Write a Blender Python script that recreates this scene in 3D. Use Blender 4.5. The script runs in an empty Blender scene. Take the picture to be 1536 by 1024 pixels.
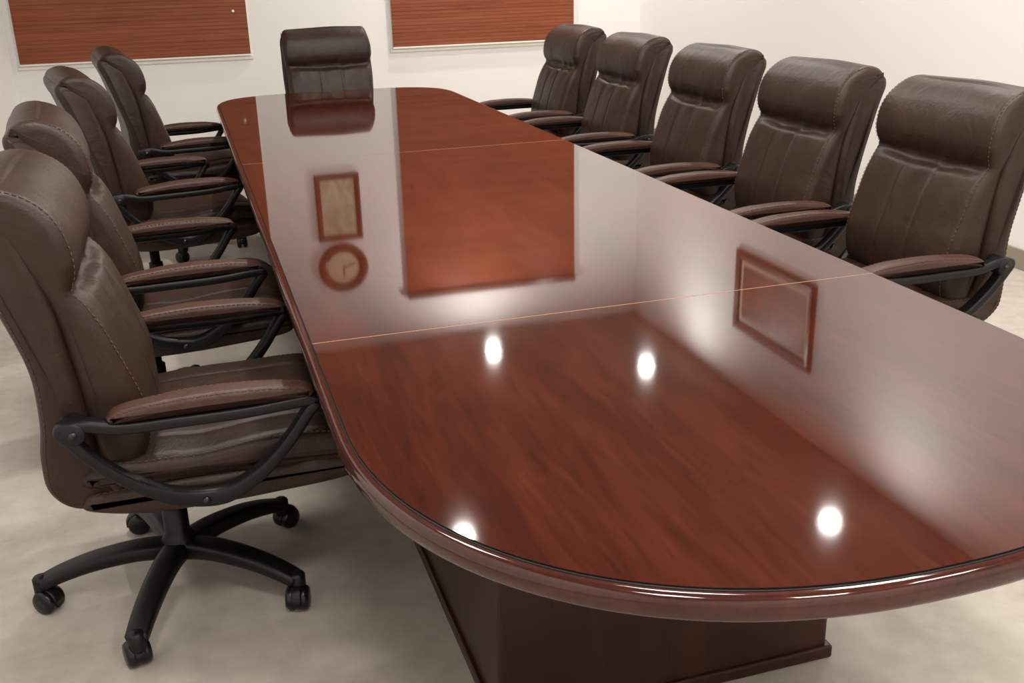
import bpy, math, random, bmesh
from mathutils import Vector, Matrix, noise
random.seed(4)
scene = bpy.context.scene
scene.view_settings.view_transform = 'Standard'
scene.view_settings.look = 'None'
COL = scene.collection

# ------------------------------------------------------------------ materials
def new_mat(name):
    m = bpy.data.materials.new(name); m.use_nodes = True
    nt = m.node_tree; b = nt.nodes['Principled BSDF']
    return m, nt, b
def N(nt, t, **kw):
    n = nt.nodes.new(t)
    for k, v in kw.items(): setattr(n, k, v)
    return n
def coords(nt, scale, kind='Object', loc=(0,0,0)):
    tc = N(nt, 'ShaderNodeTexCoord'); mp = N(nt, 'ShaderNodeMapping')
    mp.inputs['Scale'].default_value = scale; mp.inputs['Location'].default_value = loc
    nt.links.new(tc.outputs[kind], mp.inputs['Vector'])
    return mp.outputs['Vector']
def noise_tex(nt, vec, scale, detail=4, rough=.5, dist=0):
    n = N(nt, 'ShaderNodeTexNoise'); n.inputs['Scale'].default_value = scale
    n.inputs['Detail'].default_value = detail; n.inputs['Roughness'].default_value = rough
    n.inputs['Distortion'].default_value = dist
    nt.links.new(vec, n.inputs['Vector']); return n.outputs['Fac']
def ramp(nt, fac, stops):
    r = N(nt, 'ShaderNodeValToRGB')
    e = r.color_ramp.elements
    while len(e) < len(stops): e.new(.5)
    for i, (p, c) in enumerate(stops):
        e[i].position = p; e[i].color = (*c, 1)
    nt.links.new(fac, r.inputs['Fac']); return r.outputs['Color']
def bump(nt, b, fac, strength, dist):
    bp = N(nt, 'ShaderNodeBump'); bp.inputs['Strength'].default_value = strength
    bp.inputs['Distance'].default_value = dist
    nt.links.new(fac, bp.inputs['Height']); nt.links.new(bp.outputs['Normal'], b.inputs['Normal'])
def mixfac(nt, a, b, f=.5):
    m = N(nt, 'ShaderNodeMix'); m.data_type = 'FLOAT'; m.inputs[0].default_value = f
    nt.links.new(a, m.inputs[2]); nt.links.new(b, m.inputs[3]); return m.outputs[0]
def plain(name, col, rough=.5, metal=0, spec=.5):
    m, nt, b = new_mat(name)
    b.inputs['Base Color'].default_value = (*col, 1); b.inputs['Roughness'].default_value = rough
    b.inputs['Metallic'].default_value = metal; b.inputs['Specular IOR Level'].default_value = spec
    return m

def wood(name, stops, rough, coat, coat_rough, scale=(7, .55, 7), big=.30, fine=.38, spec=.2, ior=1.5):
    m, nt, b = new_mat(name)
    v = coords(nt, scale, loc=(5.3, 7.7, 2.1))
    g = noise_tex(nt, v, 2.2, 6, .58, .35)
    v2 = coords(nt, (scale[0]*8, scale[1]*5, scale[2]*8), loc=(1.3, 2.7, 4.1))
    g2 = noise_tex(nt, v2, 2.0, 5, .6)
    v3 = coords(nt, (1.3, .5, 1.3), loc=(3, 1, 0))
    g3 = noise_tex(nt, v3, 1.3, 3, .5)
    f = mixfac(nt, mixfac(nt, g, g2, fine), g3, big)
    c = ramp(nt, f, stops)
    nt.links.new(c, b.inputs['Base Color'])
    b.inputs['Roughness'].default_value = rough
    b.inputs['Specular IOR Level'].default_value = spec
    b.inputs['Coat Weight'].default_value = coat
    b.inputs['Coat Roughness'].default_value = coat_rough
    b.inputs['Coat IOR'].default_value = ior
    return m
M_top = wood('mahogany_gloss', [(.35, (.019, .0034, .0018)), (.49, (.047, .0082, .0039)), (.65, (.082, .0160, .0073))], .5, 1, .038, spec=0, ior=1.55, big=.33, fine=.46, scale=(7, 1.0, 7))
M_rim = wood('mahogany_rim', [(.34, (.022, .0040, .002)), (.5, (.043, .0076, .0034)), (.64, (.068, .013, .0056))], .4, 1, .06, spec=.05)
M_ped = wood('mahogany_panel', [(.34, (.014, .0042, .0026)), (.5, (.028, .0080, .0046)), (.66, (.046, .014, .0075))], .4, .3, .2, scale=(6, 6, .6))
M_blind = wood('wood_weave_blind', [(.34, (.16, .037, .014)), (.5, (.24, .065, .026)), (.66, (.32, .098, .042))], .5, .1, .3, scale=(.4, 6, 16), fine=.5, big=.15)
M_frame = wood('frame_wood', [(.3, (.05, .014, .006)), (.6, (.10, .028, .010))], .4, .3, .2)
M_edge_groove_shade = plain('glass_edge_groove_shade', (.008, .006, .005), .4, spec=.3)  # dark glass edges, and the rim groove's shadow as near-black colour
M_seam = plain('panel_seam', (.36, .17, .09), .5)

def leather(name, lo, hi, r, spec=.4):
    m, nt, b = new_mat(name)
    v = coords(nt, (1, 1, 1))
    f = noise_tex(nt, v, 5.0, 5, .6)
    nt.links.new(ramp(nt, f, [(.3, lo), (.7, hi)]), b.inputs['Base Color'])
    b.inputs['Roughness'].default_value = r
    b.inputs['Specular IOR Level'].default_value = spec
    g = noise_tex(nt, v, 260, 3, .6)
    w = noise_tex(nt, v, 11, 5, .56, 1.2)
    bump(nt, b, mixfac(nt, g, w, .85), .40, .011)
    return m
M_lea = leather('brown_leather', (.0215, .0096, .0056), (.037, .0172, .0104), .44, .33)
M_arm = leather('armrest_leather', (.046, .020, .013), (.067, .0300, .0198), .43, .36)
M_stitch = plain('stitching', (.10, .05, .034), .6)
M_blk = plain('black_plastic', (.004, .004, .0044), .42, spec=.32)
M_wheel = plain('caster_black', (.004, .004, .0045), .3, spec=.4)
M_metal = plain('bolt_steel', (.05, .05, .05), .35, .9)

m, nt, b = new_mat('beige_floor'); M_floor = m
v = coords(nt, (1, 1, 1)); f1 = noise_tex(nt, v, 1.6, 6, .6, .4); f2 = noise_tex(nt, v, 14, 5, .6)
nt.links.new(ramp(nt, mixfac(nt, f1, f2, .45), [(.36, (.39, .342, .295)), (.5, (.46, .412, .36)), (.64, (.52, .475, .42))]), b.inputs['Base Color'])
b.inputs['Roughness'].default_value = .6; b.inputs['Specular IOR Level'].default_value = .3
bump(nt, b, f2, .08, .004)
def wallmat(name, c):
    m, nt, b = new_mat(name)
    v = coords(nt, (1, 1, 1)); f = noise_tex(nt, v, 1.1, 3, .5); g = noise_tex(nt, v, 90, 3, .5)
    nt.links.new(ramp(nt, f, [(.3, tuple(x*.98 for x in c)), (.7, c)]), b.inputs['Base Color'])
    b.inputs['Roughness'].default_value = .75
    bump(nt, b, g, .08, .002); return m
M_wall = wallmat('cream_wall_paint', (.87, .855, .835))
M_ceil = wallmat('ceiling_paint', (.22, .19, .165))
M_base = plain('taupe_baseboard', (.30, .25, .20), .5)
M_white = plain('white_trim', (.82, .79, .74), .45)

# ------------------------------------------------------------------ geometry helpers
def mesh_obj(name, verts, faces, mats, parent=None, smooth=True, fm=None):
    me = bpy.data.meshes.new(name); me.from_pydata([tuple(v) for v in verts], [], faces)
    for mt in (mats if isinstance(mats, list) else [mats]): me.materials.append(mt)
    for i, p in enumerate(me.polygons):
        p.use_smooth = smooth
        if fm: p.material_index = fm[i]
    me.update()
    bm = bmesh.new(); bm.from_mesh(me); bmesh.ops.recalc_face_normals(bm, faces=bm.faces); bm.to_mesh(me); bm.free()
    o = bpy.data.objects.new(name, me); COL.objects.link(o)
    if parent: o.parent = parent
    return o
def box(name, lo, hi, mat, parent=None, bevel=0):
    x0, y0, z0 = lo; x1, y1, z1 = hi
    v = [(x0,y0,z0),(x1,y0,z0),(x1,y1,z0),(x0,y1,z0),(x0,y0,z1),(x1,y0,z1),(x1,y1,z1),(x0,y1,z1)]
    f = [(0,3,2,1),(4,5,6,7),(0,1,5,4),(1,2,6,5),(2,3,7,6),(3,0,4,7)]
    o = mesh_obj(name, v, f, mat, parent, False)
    if bevel:
        md = o.modifiers.new('bev', 'BEVEL'); md.width = bevel; md.segments = 3
    return o
def empty(name, loc=(0,0,0), rz=0):
    e = bpy.data.objects.new(name, None); COL.objects.link(e); e.location = loc; e.rotation_euler = (0, 0, rz)
    e.empty_display_size = .1
    return e
def cat(pts, n, closed=True):
    out = []; L = len(pts); P = [Vector(p) for p in pts]
    segs = L if closed else L-1
    for i in range(segs):
        if closed: a, b_, c, d = P[(i-1) % L], P[i], P[(i+1) % L], P[(i+2) % L]
        else: a, b_, c, d = P[max(i-1,0)], P[i], P[i+1], P[min(i+2, L-1)]
        for k in range(n):
            t = k/n
            out.append(.5*((2*b_)+(c-a)*t+(2*a-5*b_+4*c-d)*t*t+(3*b_-a-3*c+d)*t**3))
    if not closed: out.append(P[-1])
    return out
def interp(tab, x):
    if x <= tab[0][0]: return tab[0][1]
    for (a, va), (b_, vb) in zip(tab, tab[1:]):
        if x <= b_:
            t = (x-a)/(b_-a); t = t*t*(3-2*t); return va+(vb-va)*t
    return tab[-1][1]

class Geo:
    def __init__(s): s.v = []; s.f = []; s.m = []
    def add(s, v, f, mi=0):
        o = len(s.v); s.v += [Vector(p) for p in v]; s.f += [tuple(i+o for i in q) for q in f]; s.m += [mi]*len(f)
    def loft(s, rings, mi=0, cap=True, closed=False):
        n = len(rings[0]); v = [p for r in rings for p in r]; f = []
        R = len(rings)
        for i in range(R if closed else R-1):
            j = (i+1) % R
            for k in range(n):
                l = (k+1) % n; f.append((i*n+k, i*n+l, j*n+l, j*n+k))
        if cap and not closed:
            f.append(tuple(range(n))[::-1]); f.append(tuple((R-1)*n+k for k in range(n)))
        s.add(v, f, mi)
    def sweep(s, path, w, h, side, mi=0, closed=False, n=12, p=4.0):
        P = [Vector(q) for q in path]; L = len(P); rings = []
        for i, q in enumerate(P):
            if closed: t = P[(i+1) % L]-P[i-1]
            else: t = P[min(i+1, L-1)]-P[max(i-1, 0)]
            t.normalize(); sd = Vector(side); sd = (sd-t*sd.dot(t)).normalized(); up = t.cross(sd)
            tt = i/(L-1); W = w(tt) if callable(w) else w; H = h(tt) if callable(h) else h
            r = []
            for k in range(n):
                a = 2*math.pi*(k+.5)/n; c, d = math.cos(a), math.sin(a)
                c = math.copysign(abs(c)**(2/p), c); d = math.copysign(abs(d)**(2/p), d)
                r.append(q+sd*W*c+up*H*d)
            rings.append(r)
        s.loft(rings, mi, True, closed)
    def lathe(s, prof, origin, axis, mi=0, n=24):
        ax = Vector(axis).normalized(); u = ax.orthogonal().normalized(); w = ax.cross(u); O = Vector(origin)
        rings = [[O+ax*h+(u*math.cos(2*math.pi*k/n)+w*math.sin(2*math.pi*k/n))*max(r, 1e-4) for k in range(n)] for r, h in prof]
        s.loft(rings, mi, True)
    def obj(s, name, mats, parent=None, smooth=True): return mesh_obj(name, s.v, s.f, mats, parent, smooth, s.m)

def pillow(G, prof, W, r, mi=0, npu=8, mod=None, extra=()):
    """closed xz profile extruded across y; W(z)=half width; rounded ends of radius r"""
    P = cat([(x, 0, z) for x, z in prof], npu); L = len(P)
    area = sum(P[i].x*P[(i+1) % L].z-P[(i+1) % L].x*P[i].z for i in range(L))
    nor = []
    for i in range(L):
        t = (P[(i+1) % L]-P[i-1]).normalized(); n_ = Vector((t.z, 0, -t.x)); n_ *= (1 if area > 0 else -1); nor.append(n_)
    stations = []
    edge = [(math.sin(math.radians(a)), 1-math.cos(math.radians(a))) for a in (88, 72, 56, 40, 24, 10)]
    for s_, o_ in edge: stations.append(('e', -1, s_, o_))
    fr = sorted(set([-1+2*i/24 for i in range(25)]+list(extra)))
    for q in fr: stations.append(('m', q, 0, 0))
    for s_, o_ in edge[::-1]: stations.append(('e', 1, s_, o_))
    rings = []
    for kind, q, s_, o_ in stations:
        ring = []
        for p, n_ in zip(P, nor):
            w = W(p.z) if callable(W) else W
            y = q*(w-r)+(q*s_*r if kind == 'e' else 0)
            pt = p-n_*(o_*r)
            pt = Vector((pt.x, y, pt.z))
            if mod:
                pt = pt+n_*mod(pt, y/w, n_, 1-o_)
            ring.append(pt)
        rings.append(ring)
    G.loft(rings, mi, True)
    return rings
def stitches(G, pts, mi, rad=.0011, dash=2, gap=1):
    i = 0
    P = pts
    out = [P[0]]; acc = 0
    for a, b_ in zip(P, P[1:]):
        d = (b_-a).length
        if d < 1e-6: continue
        t = .0045-acc
        while t <= d:
            out.append(a+(b_-a)*(t/d)); t += .0045
        acc = d-(t-.0045)
    while i+dash < len(out):
        seg = out[i:i+dash+1]
        t = (seg[-1]-seg[0]).normalized(); u = t.orthogonal().normalized(); w = t.cross(u)
        G.loft([[q+(u*math.cos(k*math.pi/2)+w*math.sin(k*math.pi/2))*rad for k in range(4)] for q in (seg[0], seg[-1])], mi)
        i += dash+gap

# ------------------------------------------------------------------ room
XL, XR, YN, YF, ZC = -1.16, 3.84, -1.6, 8.54, 3.2
T = .12
box('floor', (XL-T, YN-T, -.1), (XR+T, YF+T, 0), M_floor)
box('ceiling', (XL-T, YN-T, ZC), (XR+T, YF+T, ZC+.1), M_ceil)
box('wall_left', (XL-T, YN-T, 0), (XL, YF+T, ZC), M_wall)
box('wall_right', (XR, YN-T, 0), (XR+T, YF+T, ZC), M_wall)
box('wall_back', (XL, YF, 0), (XR, YF+T, ZC), M_wall)
box('wall_front', (XL, YN-T, 0), (XR, YN, ZC), M_wall)
box('baseboard_right', (XR-.014, YN, 0), (XR, YF-.014, .10), M_base, bevel=.004)
box('baseboard_left', (XL, YN, 0), (XL+.014, YF-.014, .10), M_base, bevel=.004)
box('baseboard_back', (XL, YF-.014, 0), (XR, YF, .10), M_base, bevel=.004)

def blind(x0, x1, z0, z1, button):
    e = empty('window_blind', ((x0+x1)/2, YF, 0)); c = (x0+x1)/2
    G = Geo()
    n = 70; y = -.030
    v = []; f = []
    for i in range(n+1):
        z = z0+(z1-z0)*i/n
        for dy, dz in ((0, .0), (-.0016, .004)):
            v += [(x0-c, y+dy, z+dz), (x1-c, y+dy, z+dz)]
    m_ = len(v)//2
    for i in range(m_-1): f.append((2*i, 2*i+1, 2*i+3, 2*i+2))
    G.add(v, f)
    o = G.obj('slats', M_blind, e, False)
    box('bottom_rail', (x0-c-.004, -.042, z0-.012), (x1-c+.004, -.018, z0+.002), M_white, e, .003)
    box('sill', (x0-c-.02, -.020, z0-.04), (x1-c+.02, 0, z0-.014), M_white, e, .004)
    box('head_rail', (x0-c, -.06, z1), (x1-c, 0, z1+.05), M_frame, e, .004)
    box('window_panel', (x0-c, -.015, z0-.012), (x1-c, -.001, z1), M_white, e)
    if button:
        g = Geo(); g.lathe([(.0, -.006), (.009, -.006), (.011, 0), (.009, .004), (0, .005)], (x1-c-.10, -.038, z0+.32), (0, -1, 0))
        g.obj('pull_button', M_white, e)
blind(-1.10, .55, .85, 2.75, True)
blind(1.67, 3.22, .845, 2.75, False)

def picture(name, w, h, fw, mat_in, loc, rz, matw=.0, mat_mat=None):
    e = empty(name, loc, rz)
    G = Geo()
    prof = [(0, 0), (0, .022), (.3*fw, .03), (.8*fw, .022), (fw, .012), (fw, 0)]
    rings = []
    for d, t in prof:
        rings.append([Vector((sx*(w/2-d), -t, sz*(h/2-d))) for sx, sz in ((-1, -1), (1, -1), (1, 1), (-1, 1))])
    G.loft(rings, 0, False, True)
    G.obj('frame', M_frame, e, False)
    if matw:
        box('mat_board', (-(w/2-fw), -.010, -(h/2-fw)), (w/2-fw, -.002, h/2-fw), mat_mat, e)
        box('print', (-(w/2-fw-matw), -.012, -(h/2-fw-matw)), (w/2-fw-matw, -.009, h/2-fw-matw), mat_in, e)
    else:
        box('print', (-(w/2-fw), -.010, -(h/2-fw)), (w/2-fw, -.002, h/2-fw), mat_in, e)
def artmat(name, stops, sc):
    m, nt, b = new_mat(name); v = coords(nt, (1, 1, 1)); f = noise_tex(nt, v, sc, 5, .6, 1)
    nt.links.new(ramp(nt, f, stops), b.inputs['Base Color']); b.inputs['Roughness'].default_value = .4; return m
A1 = artmat('certificate_paper', [(.35, (.34, .30, .18)), (.6, (.52, .48, .34))], 7)
A2 = artmat('red_print', [(.35, (.10, .022, .010)), (.6, (.24, .07, .03))], 5)
A3 = plain('mat_cream', (.70, .58, .42), .6)
picture('framed_certificate', .37, .56, .045, A1, (1.13, YF, 1.94), 0)
picture('framed_picture', 1.05, .62, .075, A2, (XR, 6.14, 2.41), -math.pi/2, .03, A3)
e = empty('wall_clock', (1.13, YF, 2.46))
G = Geo(); G.lathe([(.21, 0), (.21, .02), (.19, .035), (.14, .025), (.135, .012), (.135, 0)], (0, 0, 0), (0, -1, 0), 0, 48); G.obj('clock_ring', M_frame, e)
G = Geo(); G.lathe([(0, .0), (.136, .0), (.136, .014), (0, .014)], (0, 0, 0), (0, -1, 0), 0, 48); G.obj('clock_face', A3, e, False)
box('hour_hand', (-.005, -.018, 0), (.005, -.015, .075), M_blk, e); o = box('minute_hand', (-.004, -.021, 0), (.004, -.018, .11), M_blk, e); o.rotation_euler = (0, 1.9, 0)

# ------------------------------------------------------------------ table
CX, HW, YA, BA, NA, YB, BB, NB = .870, .682, 1.62, .702, 2.30, 6.00, .53, 3.4
def outline(o):
    pts = []; K = 72
    def se(cy, b, n, sgn, ts):
        for t in ts:
            a = t*math.pi; c, s_ = math.cos(a), math.sin(a)
            pts.append((CX+(HW+o)*math.copysign(abs(c)**(2/n), c), cy+sgn*(b+o)*abs(s_)**(2/n)))
    ts = [k/K for k in range(K+1)]
    se(YA, BA, NA, -1, [1-t for t in ts])
    se(YB, BB, NB, 1, ts)
    return pts
tbl = empty('conference_table', (0, 0, 0))
G = Geo()
prof = [(-.03, .716), (.002, .7163), (.008, .718), (.0118, .7212), (.0138, .726), (.0145, .732), (.0145, .740), (.0138, .7465), (.0115, .7515), (.0075, .7548), (.003, .7562), (-.012, .7565)]
rings = [[Vector((x, y, z)) for x, y in outline(o)] for o, z in prof]
G.loft(rings, 0, True)
G.obj('table_top_rim', M_rim, tbl)
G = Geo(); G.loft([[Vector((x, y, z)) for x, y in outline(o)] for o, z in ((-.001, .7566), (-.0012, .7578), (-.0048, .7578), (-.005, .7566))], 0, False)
G.obj('groove_shade_strip', M_edge_groove_shade, tbl)  # dark strip painting the thin shadow in the groove around the glass
G = Geo(); G.loft([[Vector((x, y, z)) for x, y in outline(o)] for o, z in ((-.09, .67), (-.09, .719))], 0, True); G.obj('apron', M_ped, tbl, False)
def panel(name, y0, y1):
    pts = outline(-.004)
    def hw(y):
        if y < YA: t = min(1, (YA-y)/(BA-.004)); return (HW-.004)*(1-t**NA)**(1/NA)
        if y > YB: t = min(1, (y-YB)/(BB-.004)); return (HW-.004)*(1-t**NB)**(1/NB)
        return HW-.004
    poly = [(x, y) for x, y in pts if y0 <= y <= y1]
    for yy in (y0, y1):
        if YA-BA < yy < YB+BB:
            poly += [(CX-hw(yy), yy), (CX+hw(yy), yy)]
    cy = (y0+y1)/2
    cy = max(YA, min(YB, cy))
    poly.sort(key=lambda p: math.atan2(p[1]-cy, p[0]-CX))
    q = []
    for p in poly:
        if not q or (Vector(p)-Vector(q[-1])).length > 1e-4: q.append(p)
    rings = [[Vector((x, y, z)) for x, y in q] for z in (.7566, .7600)]
    G = Geo(); G.loft(rings, 0, True)
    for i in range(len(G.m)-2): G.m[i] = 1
    G.obj(name, [M_top, M_edge_groove_shade], tbl, False)
S1, S2 = 2.043, 4.205
panel('glass_panel_near', .5, S1-.0008); panel('glass_panel_middle', S1+.0008, S2-.0008); panel('glass_panel_far', S2+.0008, 7)
for nm, s_ in (('seam_strip_a', S1), ('seam_strip_b', S2)):
    box(nm, (CX-HW+.004, s_-.0012, .7566), (CX+HW-.004, s_+.0012, .7602), M_seam, tbl)
PX0, PX1, PY0, PY1 = .462, 1.232, 1.655, 6.0
box('pedestal', (PX0, PY0, .02), (PX1, PY1, .70), M_ped, tbl, .012)
box('plinth', (PX0-.010, PY0-.010, 0), (PX1+.010, PY1+.010, .032), M_ped, tbl, .006)
box('panel_stile', (PX0-.004, 2.4, .04), (PX1+.004, 2.46, .68), M_ped, tbl, .003)
box('panel_stile', (PX0-.004, 4.8, .04), (PX1+.004, 4.86, .68), M_ped, tbl, .003)

# ------------------------------------------------------------------ chair parts (local: faces +x)
def gauss(x, s_): return math.exp(-(x/s_)**2)
WS = [(.38, .250), (.46, .268), (.60, .282), (.80, .288), (.98, .284), (1.10, .270)]
Wshell = lambda z: interp(WS, z)
Wpad = lambda z: interp(WS, z)-(.016 if z < .86 else .016-.014*min(1, (z-.86)/.08))
G = Geo()
shell = [(-.08, .395), (-.15, .375), (-.205, .392), (-.234, .445), (-.236, .52), (-.224, .60), (-.224, .70), (-.242, .80), (-.271, .90), (-.302, .99), (-.318, 1.030),
         (-.316, 1.060), (-.292, 1.074), (-.240, 1.072), (-.200, 1.040), (-.185, .98), (-.163, .89), (-.145, .80), (-.134, .70), (-.128, .60), (-.115, .50), (-.080, .44)]
def mod_shell(p, q, n_, e_):
    return .005*noise.noise(Vector((p.x*6, p.y*5, p.z*6)))
r1 = pillow(G, shell, Wshell, .028, 0, 6, mod_shell)
pad = [(-.07, .455), (-.036, .475), (-.016, .52), (-.010, .58), (-.017, .65), (-.038, .72), (-.066, .79), (-.093, .845), (-.110, .875), (-.112, .892), (-.105, .915), (-.103, .95), (-.114, 1.0),
       (-.138, 1.046), (-.176, 1.081), (-.220, 1.100), (-.264, 1.102), (-.297, 1.088), (-.309, 1.062), (-.284, 1.045), (-.215, .98), (-.185, .89), (-.158, .80), (-.145, .70), (-.137, .60), (-.126, .50), (-.105, .462)]
def mod_pad(p, q, n_, e_):
    d = .009*noise.noise(Vector((p.x*5+3, p.y*5, p.z*5)))
    if n_.x > .2:
        k = max(0, min(1, (p.z-.47)/.05))*max(0, min(1, (.875-p.z)/.03))
        for s_ in (-.27, .27): d -= .0045*k*gauss(q-s_, .016)
        d += .017*k*(1-abs(q)**2)
        if p.z > .89: d += .006*gauss(p.z-.965, .06)*(1-abs(q)**2.5)
        zc = .888-.026*(1-q*q)+.008*noise.noise(Vector((q*3, 1.7, 0)))
        w = gauss(p.z-zc+.034, .050)+.6*gauss(p.z-zc-.025, .026)
        fade = max(0, 1-q**6)
        d += .0034*w*fade*math.sin(q*13+5*noise.noise(Vector((q*3, p.z*7, 0))))
        d -= .011*gauss(p.z-zc, .015)*(1-abs(q)**3)
        d += .0030*k*fade*math.sin(p.z*60+abs(q)*11+5*noise.noise(Vector((q*2, p.z*4, 3))))*max(0, abs(q)-.36)*(.55+noise.noise(Vector((q*2.5, p.z*6, 8))))
    elif n_.z > .2 and p.z > 1.0:
        d += .006*(1-q*q)
    return d
r2 = pillow(G, pad, Wpad, .030, 0, 8, mod_pad, extra=(-.30, -.285, -.27, -.255, .255, .27, .285, .30, -.24, .24))
for sg in (-1, 1):
    pr = r1[2 if sg < 0 else -3]; n0 = len(pr)
    stitches(G, [p+Vector((0, sg*.0010, 0)) for p in pr[n0*2//22: n0*10//22]], 1, .0009)
    pr = r2[4 if sg < 0 else -5]; n0 = len(pr)
    stitches(G, [p+Vector((.0012, sg*.0013, 0)) for p in pr[n0*1//27: n0*16//27]], 1, .0009)
P_back = (G, 'backrest', [M_lea, M_stitch])

G = Geo()
seatp = [(-.15, .43), (-.17, .455), (-.14, .485), (-.05, .492), (.08, .492), (.20, .498), (.32, .502), (.405, .490), (.450, .458), (.458, .425), (.42, .412), (.25, .415), (.1, .415), (0, .415)]
def mod_seat(p, q, n_, e_):
    d = .009*noise.noise(Vector((p.x*5, p.y*5, 4)))
    if n_.z > .3:
        d += .010*(1-q*q)
        for s_ in (-.62, .62): d -= .005*gauss(q-s_, .025)
        d += .0025*math.sin(p.x*50+4*noise.noise(Vector((p.x*5, p.y*5, 1))))*gauss(p.x+.03, .10)
    return d
r3 = pillow(G, seatp, lambda z: .272, .032, 0, 6, mod_seat, extra=(-.70, -.68, -.66, .66, .68, .70, .72, -.72))
lowp = [(-.16, .375), (-.17, .40), (-.14, .425), (0, .428), (.2, .428), (.37, .428), (.435, .415), (.442, .385), (.40, .36), (.25, .350), (.1, .345), (-.05, .350)]
r4 = pillow(G, lowp, lambda z: .268, .026, 0, 6)
for sg in (-1, 1):
    pr = r3[3 if sg < 0 else -4]; n0 = len(pr)
    stitches(G, [p+Vector((0, sg*.0015, .0015)) for p in pr[n0*2//14: n0*9//14]], 1)
    pr = r4[3 if sg < 0 else -4]; n0 = len(pr)
    stitches(G, [p+Vector((0, sg*.002, 0)) for p in pr[n0*2//12: n0*7//12]], 1)
P_seat = (G, 'seat', [M_lea, M_stitch])

AY = .312
def armpad(sg):
    G = Geo()
    pr = [(-.078, .614), (-.076, .627), (-.05, .636), (.03, .646), (.12, .650), (.22, .647), (.30, .638), (.336, .627), (.340, .616), (.30, .611), (.2, .612), (.1, .613), (0, .613)]
    def md(p, q, n_, e_): return (.003*(1-q*q) if n_.z > 0 else 0)+.0015*noise.noise(Vector((p.x*14, p.y*14, 2)))
    rr = pillow(G, pr, .031, .013, 0, 6, md)
    for s2 in (-1, 1):
        q_ = rr[3 if s2 < 0 else -4]; n0 = len(q_)
        stitches(G, [p+Vector((0, s2*.001, .001)) for p in q_[n0*1//13: n0*8//13]], 1, .0008)
    for p in G.v: p.y += sg*AY
    return (G, 'armrest_pad', [M_arm, M_stitch])
def armframe(sg):
    G = Geo()
    loop = [(-.172, .612, .014), (-.160, .584, .014), (-.122, .530, .010), (-.06, .466, .002), (.015, .414, -.010), (.09, .390, -.020), (.150, .398, -.014), (.220, .445, -.002), (.280, .510, .008), (.328, .576, .014), (.346, .598, .014), (.320, .604, .014), (.2, .597, .014), (.06, .597, .014), (-.06, .599, .014), (-.13, .615, .014)]
    P = cat([(x, sg*(AY+dy), z) for x, z, dy in loop], 6)
    def hh(t):
        return .0135+.008*gauss(t-.33, .10)+.004*gauss(t-.02, .05)
    G.sweep(P, .020, hh, (0, 1, 0), 0, closed=True, n=12)
    G.lathe([(.0, -.03), (.024, -.03), (.027, -.025), (.027, .030), (.022, .036), (0, .036)], (-.152, sg*AY, .602), (0, sg, 0), 0, 20)
    G.lathe([(.0, 0), (.009, 0), (.008, .004), (0, .005)], (-.152, sg*(AY+.035), .602), (0, sg, 0), 1, 12)
    G.lathe([(.0, -.0), (.016, 0), (.016, .05), (0, .05)], (-.152, sg*(AY-.070), .602), (0, sg, 0), 0, 16)
    G.sweep([(.10, sg*(AY-.03), .392), (.10, sg*.25, .365), (.10, sg*.12, .345)], .05, .010, (1, 0, 0), 0)
    G.lathe([(.0, 0), (.009, 0), (.008, .004), (0, .005)], (.09, sg*(AY+.001), .390), (0, sg, 0), 1, 12)
    return (G, 'armrest_frame', [M_blk, M_metal])
G = Geo()
G.lathe([(0, .09), (.040, .09), (.046, .10), (.046, .128), (.036, .150), (.031, .16), (.031, .235), (.026, .238), (.022, .24), (.022, .33), (0, .33)], (0, 0, 0), (0, 0, 1), 0, 24)
G.sweep(cat([(-.16, 0, .345), (-.05, 0, .335), (.12, 0, .335)], 4, False), .085, .016, (0, 1, 0), 0)
G.sweep([(-.10, 0, .34), (-.15, 0, .355), (-.18, 0, .42), (-.185, 0, .46)], .04, .010, (0, 1, 0), 0)
G.sweep([(.03, .05, .335), (.03, .20, .328), (.035, .24, .326)], .012, .005, (1, 0, 0), 0)
P_mech = (G, 'gas_lift', [M_blk])
G = Geo()
for i in range(5):
    a = math.pi+i*2*math.pi/5; d = Vector((math.cos(a), math.sin(a), 0)); s_ = Vector((-d.y, d.x, 0))
    path = cat([d*.02+Vector((0, 0, .112)), d*.10+Vector((0, 0, .120)), d*.20+Vector((0, 0, .112)), d*.28+Vector((0, 0, .094)), d*.335+Vector((0, 0, .074))], 5, False)
    G.sweep(path, lambda t: .034-.008*t, lambda t: .024-.009*t, s_, 0)
    c = d*.335
    G.lathe([(0, .045), (.018, .045), (.020, .052), (.020, .088), (.015, .094), (0, .095)], c, (0, 0, 1), 0, 16)
    aw = a+.9+i*1.3; ax = Vector((math.cos(aw), math.sin(aw), 0)); perp = Vector((-ax.y, ax.x, 0))
    cc = c+perp*.014+Vector((0, 0, .031))
    for s2 in (-1, 1):
        G.lathe([(0, .005), (.024, .005), (.031, .008), (.031, .020), (.026, .027), (.010, .029), (0, .028)], cc, ax*s2, 1, 24)
    hood = [cc+perp*math.cos(t)*.031+Vector((0, 0, math.sin(t)*.031)) for t in [math.radians(k) for k in range(-10, 191, 20)]]
    G.sweep(hood, .0125, .004, ax, 0)
    G.lathe([(0, -.024), (.008, -.024), (.008, .024), (0, .024)], cc, ax, 0, 12)
P_star = (G, 'star_base', [M_blk, M_wheel])
PARTS = [P_back, P_seat, armpad(-1), armpad(1), armframe(-1), armframe(1), P_mech, P_star]
cache = {}
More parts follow.
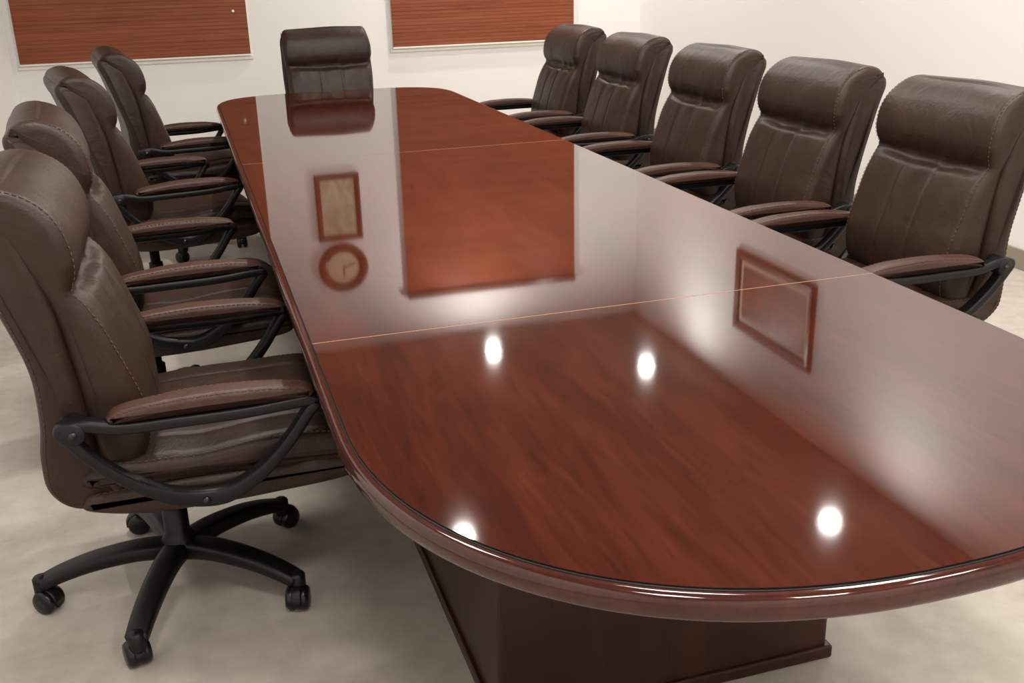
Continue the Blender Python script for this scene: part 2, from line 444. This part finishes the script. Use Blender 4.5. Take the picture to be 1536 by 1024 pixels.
def chair(x, y, rot, srot=0):
    e = empty('office_chair', (x, y, 0), rot)
    for i, (G, nm, mats) in enumerate(PARTS):
        if i not in cache:
            o = G.obj(nm, mats, e); cache[i] = o.data
        else:
            o = bpy.data.objects.new(nm, cache[i]); COL.objects.link(o); o.parent = e
        if nm == 'star_base': o.rotation_euler = (0, 0, srot)
    return e
for x, y, r, s_ in [(-.15, 2.455, 0, 0), (-.20, 3.49, .08, .5), (-.21, 4.84, .18, 1.0), (-.10, 6.00, .12, .2),
                 (2.12, 2.73, math.pi, .3), (2.12, 3.51, math.pi, .9), (2.12, 4.34, math.pi, .1), (2.12, 5.26, math.pi, .6), (2.12, 6.15, math.pi, .4),
                 (.93, 6.80, -math.pi/2, .2)]:
    chair(x, y, r, s_)

# ------------------------------------------------------------------ lights
def emis(name, c, s_):
    m = bpy.data.materials.new(name); m.use_nodes = True; nt = m.node_tree; b = nt.nodes['Principled BSDF']
    b.inputs['Emission Color'].default_value = (*c, 1); b.inputs['Emission Strength'].default_value = s_; return m
M_em = emis('lamp_lens', (1, .95, .88), 2)
LC = (1, .955, .895)
def downlight(x, y, P):
    e = empty('ceiling_downlight', (x, y, ZC))
    G = Geo(); G.lathe([(.085, 0), (.085, -.008), (.078, -.014), (.062, -.012), (.060, 0)], (0, 0, 0), (0, 0, 1), 0, 32); G.obj('trim_ring', M_white, e)
    G = Geo(); G.lathe([(0, -.001), (.060, -.001), (.060, -.004), (0, -.004)], (0, 0, 0), (0, 0, 1), 0, 32); G.obj('lens', M_em, e, False)
    l = bpy.data.lights.new('lamp', 'AREA'); l.shape = 'DISK'; l.size = .10; l.energy = P; l.color = LC
    o = bpy.data.objects.new('lamp', l); COL.objects.link(o); o.parent = e; o.location = (0, 0, -.016)
def added_soft_light(x, y, P, s=.58):  # invented panel with area light, added out of view to soften shadows
    e = empty('added_soft_panel', (x, y, ZC)); h = s/2
    for i, (a, b_) in enumerate((((-h-.02, -h-.02), (h+.02, -h)), ((-h-.02, h), (h+.02, h+.02)), ((-h-.02, -h), (-h, h)), ((h, -h), (h+.02, h)))):
        box('frame_%d' % i, (a[0], a[1], -.02), (b_[0], b_[1], 0), M_white, e)
    box('diffuser', (-h, -h, -.008), (h, h, -.001), M_em, e)
    l = bpy.data.lights.new('lamp', 'AREA'); l.shape = 'SQUARE'; l.size = s-.02; l.energy = P; l.color = LC
    o = bpy.data.objects.new('lamp', l); COL.objects.link(o); o.parent = e; o.location = (0, 0, -.014)
for x, y, P in [(2.28, 8.0, 37), (3.35, 7.2, 31), (1.243, 5.12, 37), (3.33, 4.56, 27)]:
    downlight(x, y, P)
for x, y in [(-.1, 3.1), (1.2, 2.3), (2.5, 2.6), (0, .2), (1.4, -.4), (2.6, 0)]:
    added_soft_light(x, y, 37)
w = bpy.data.worlds.new('world'); scene.world = w; w.use_nodes = True
w.node_tree.nodes['Background'].inputs[0].default_value = (.8, .8, .8, 1); w.node_tree.nodes['Background'].inputs[1].default_value = .3

# ------------------------------------------------------------------ camera
cam = bpy.data.cameras.new('camera'); co = bpy.data.objects.new('camera', cam); COL.objects.link(co)
right = Vector((.9536, -.3045, -.0228)).normalized(); back = Vector((-.2742, -.8955, .3476)).normalized()
up = back.cross(right).normalized(); right = up.cross(back).normalized()
R = Matrix((right, up, back)).transposed().to_4x4()
co.matrix_world = Matrix.Translation((0, 0, 1.5)) @ R
cam.sensor_width = 36; cam.lens = 36*1550/1536; cam.clip_start = .02
scene.camera = co
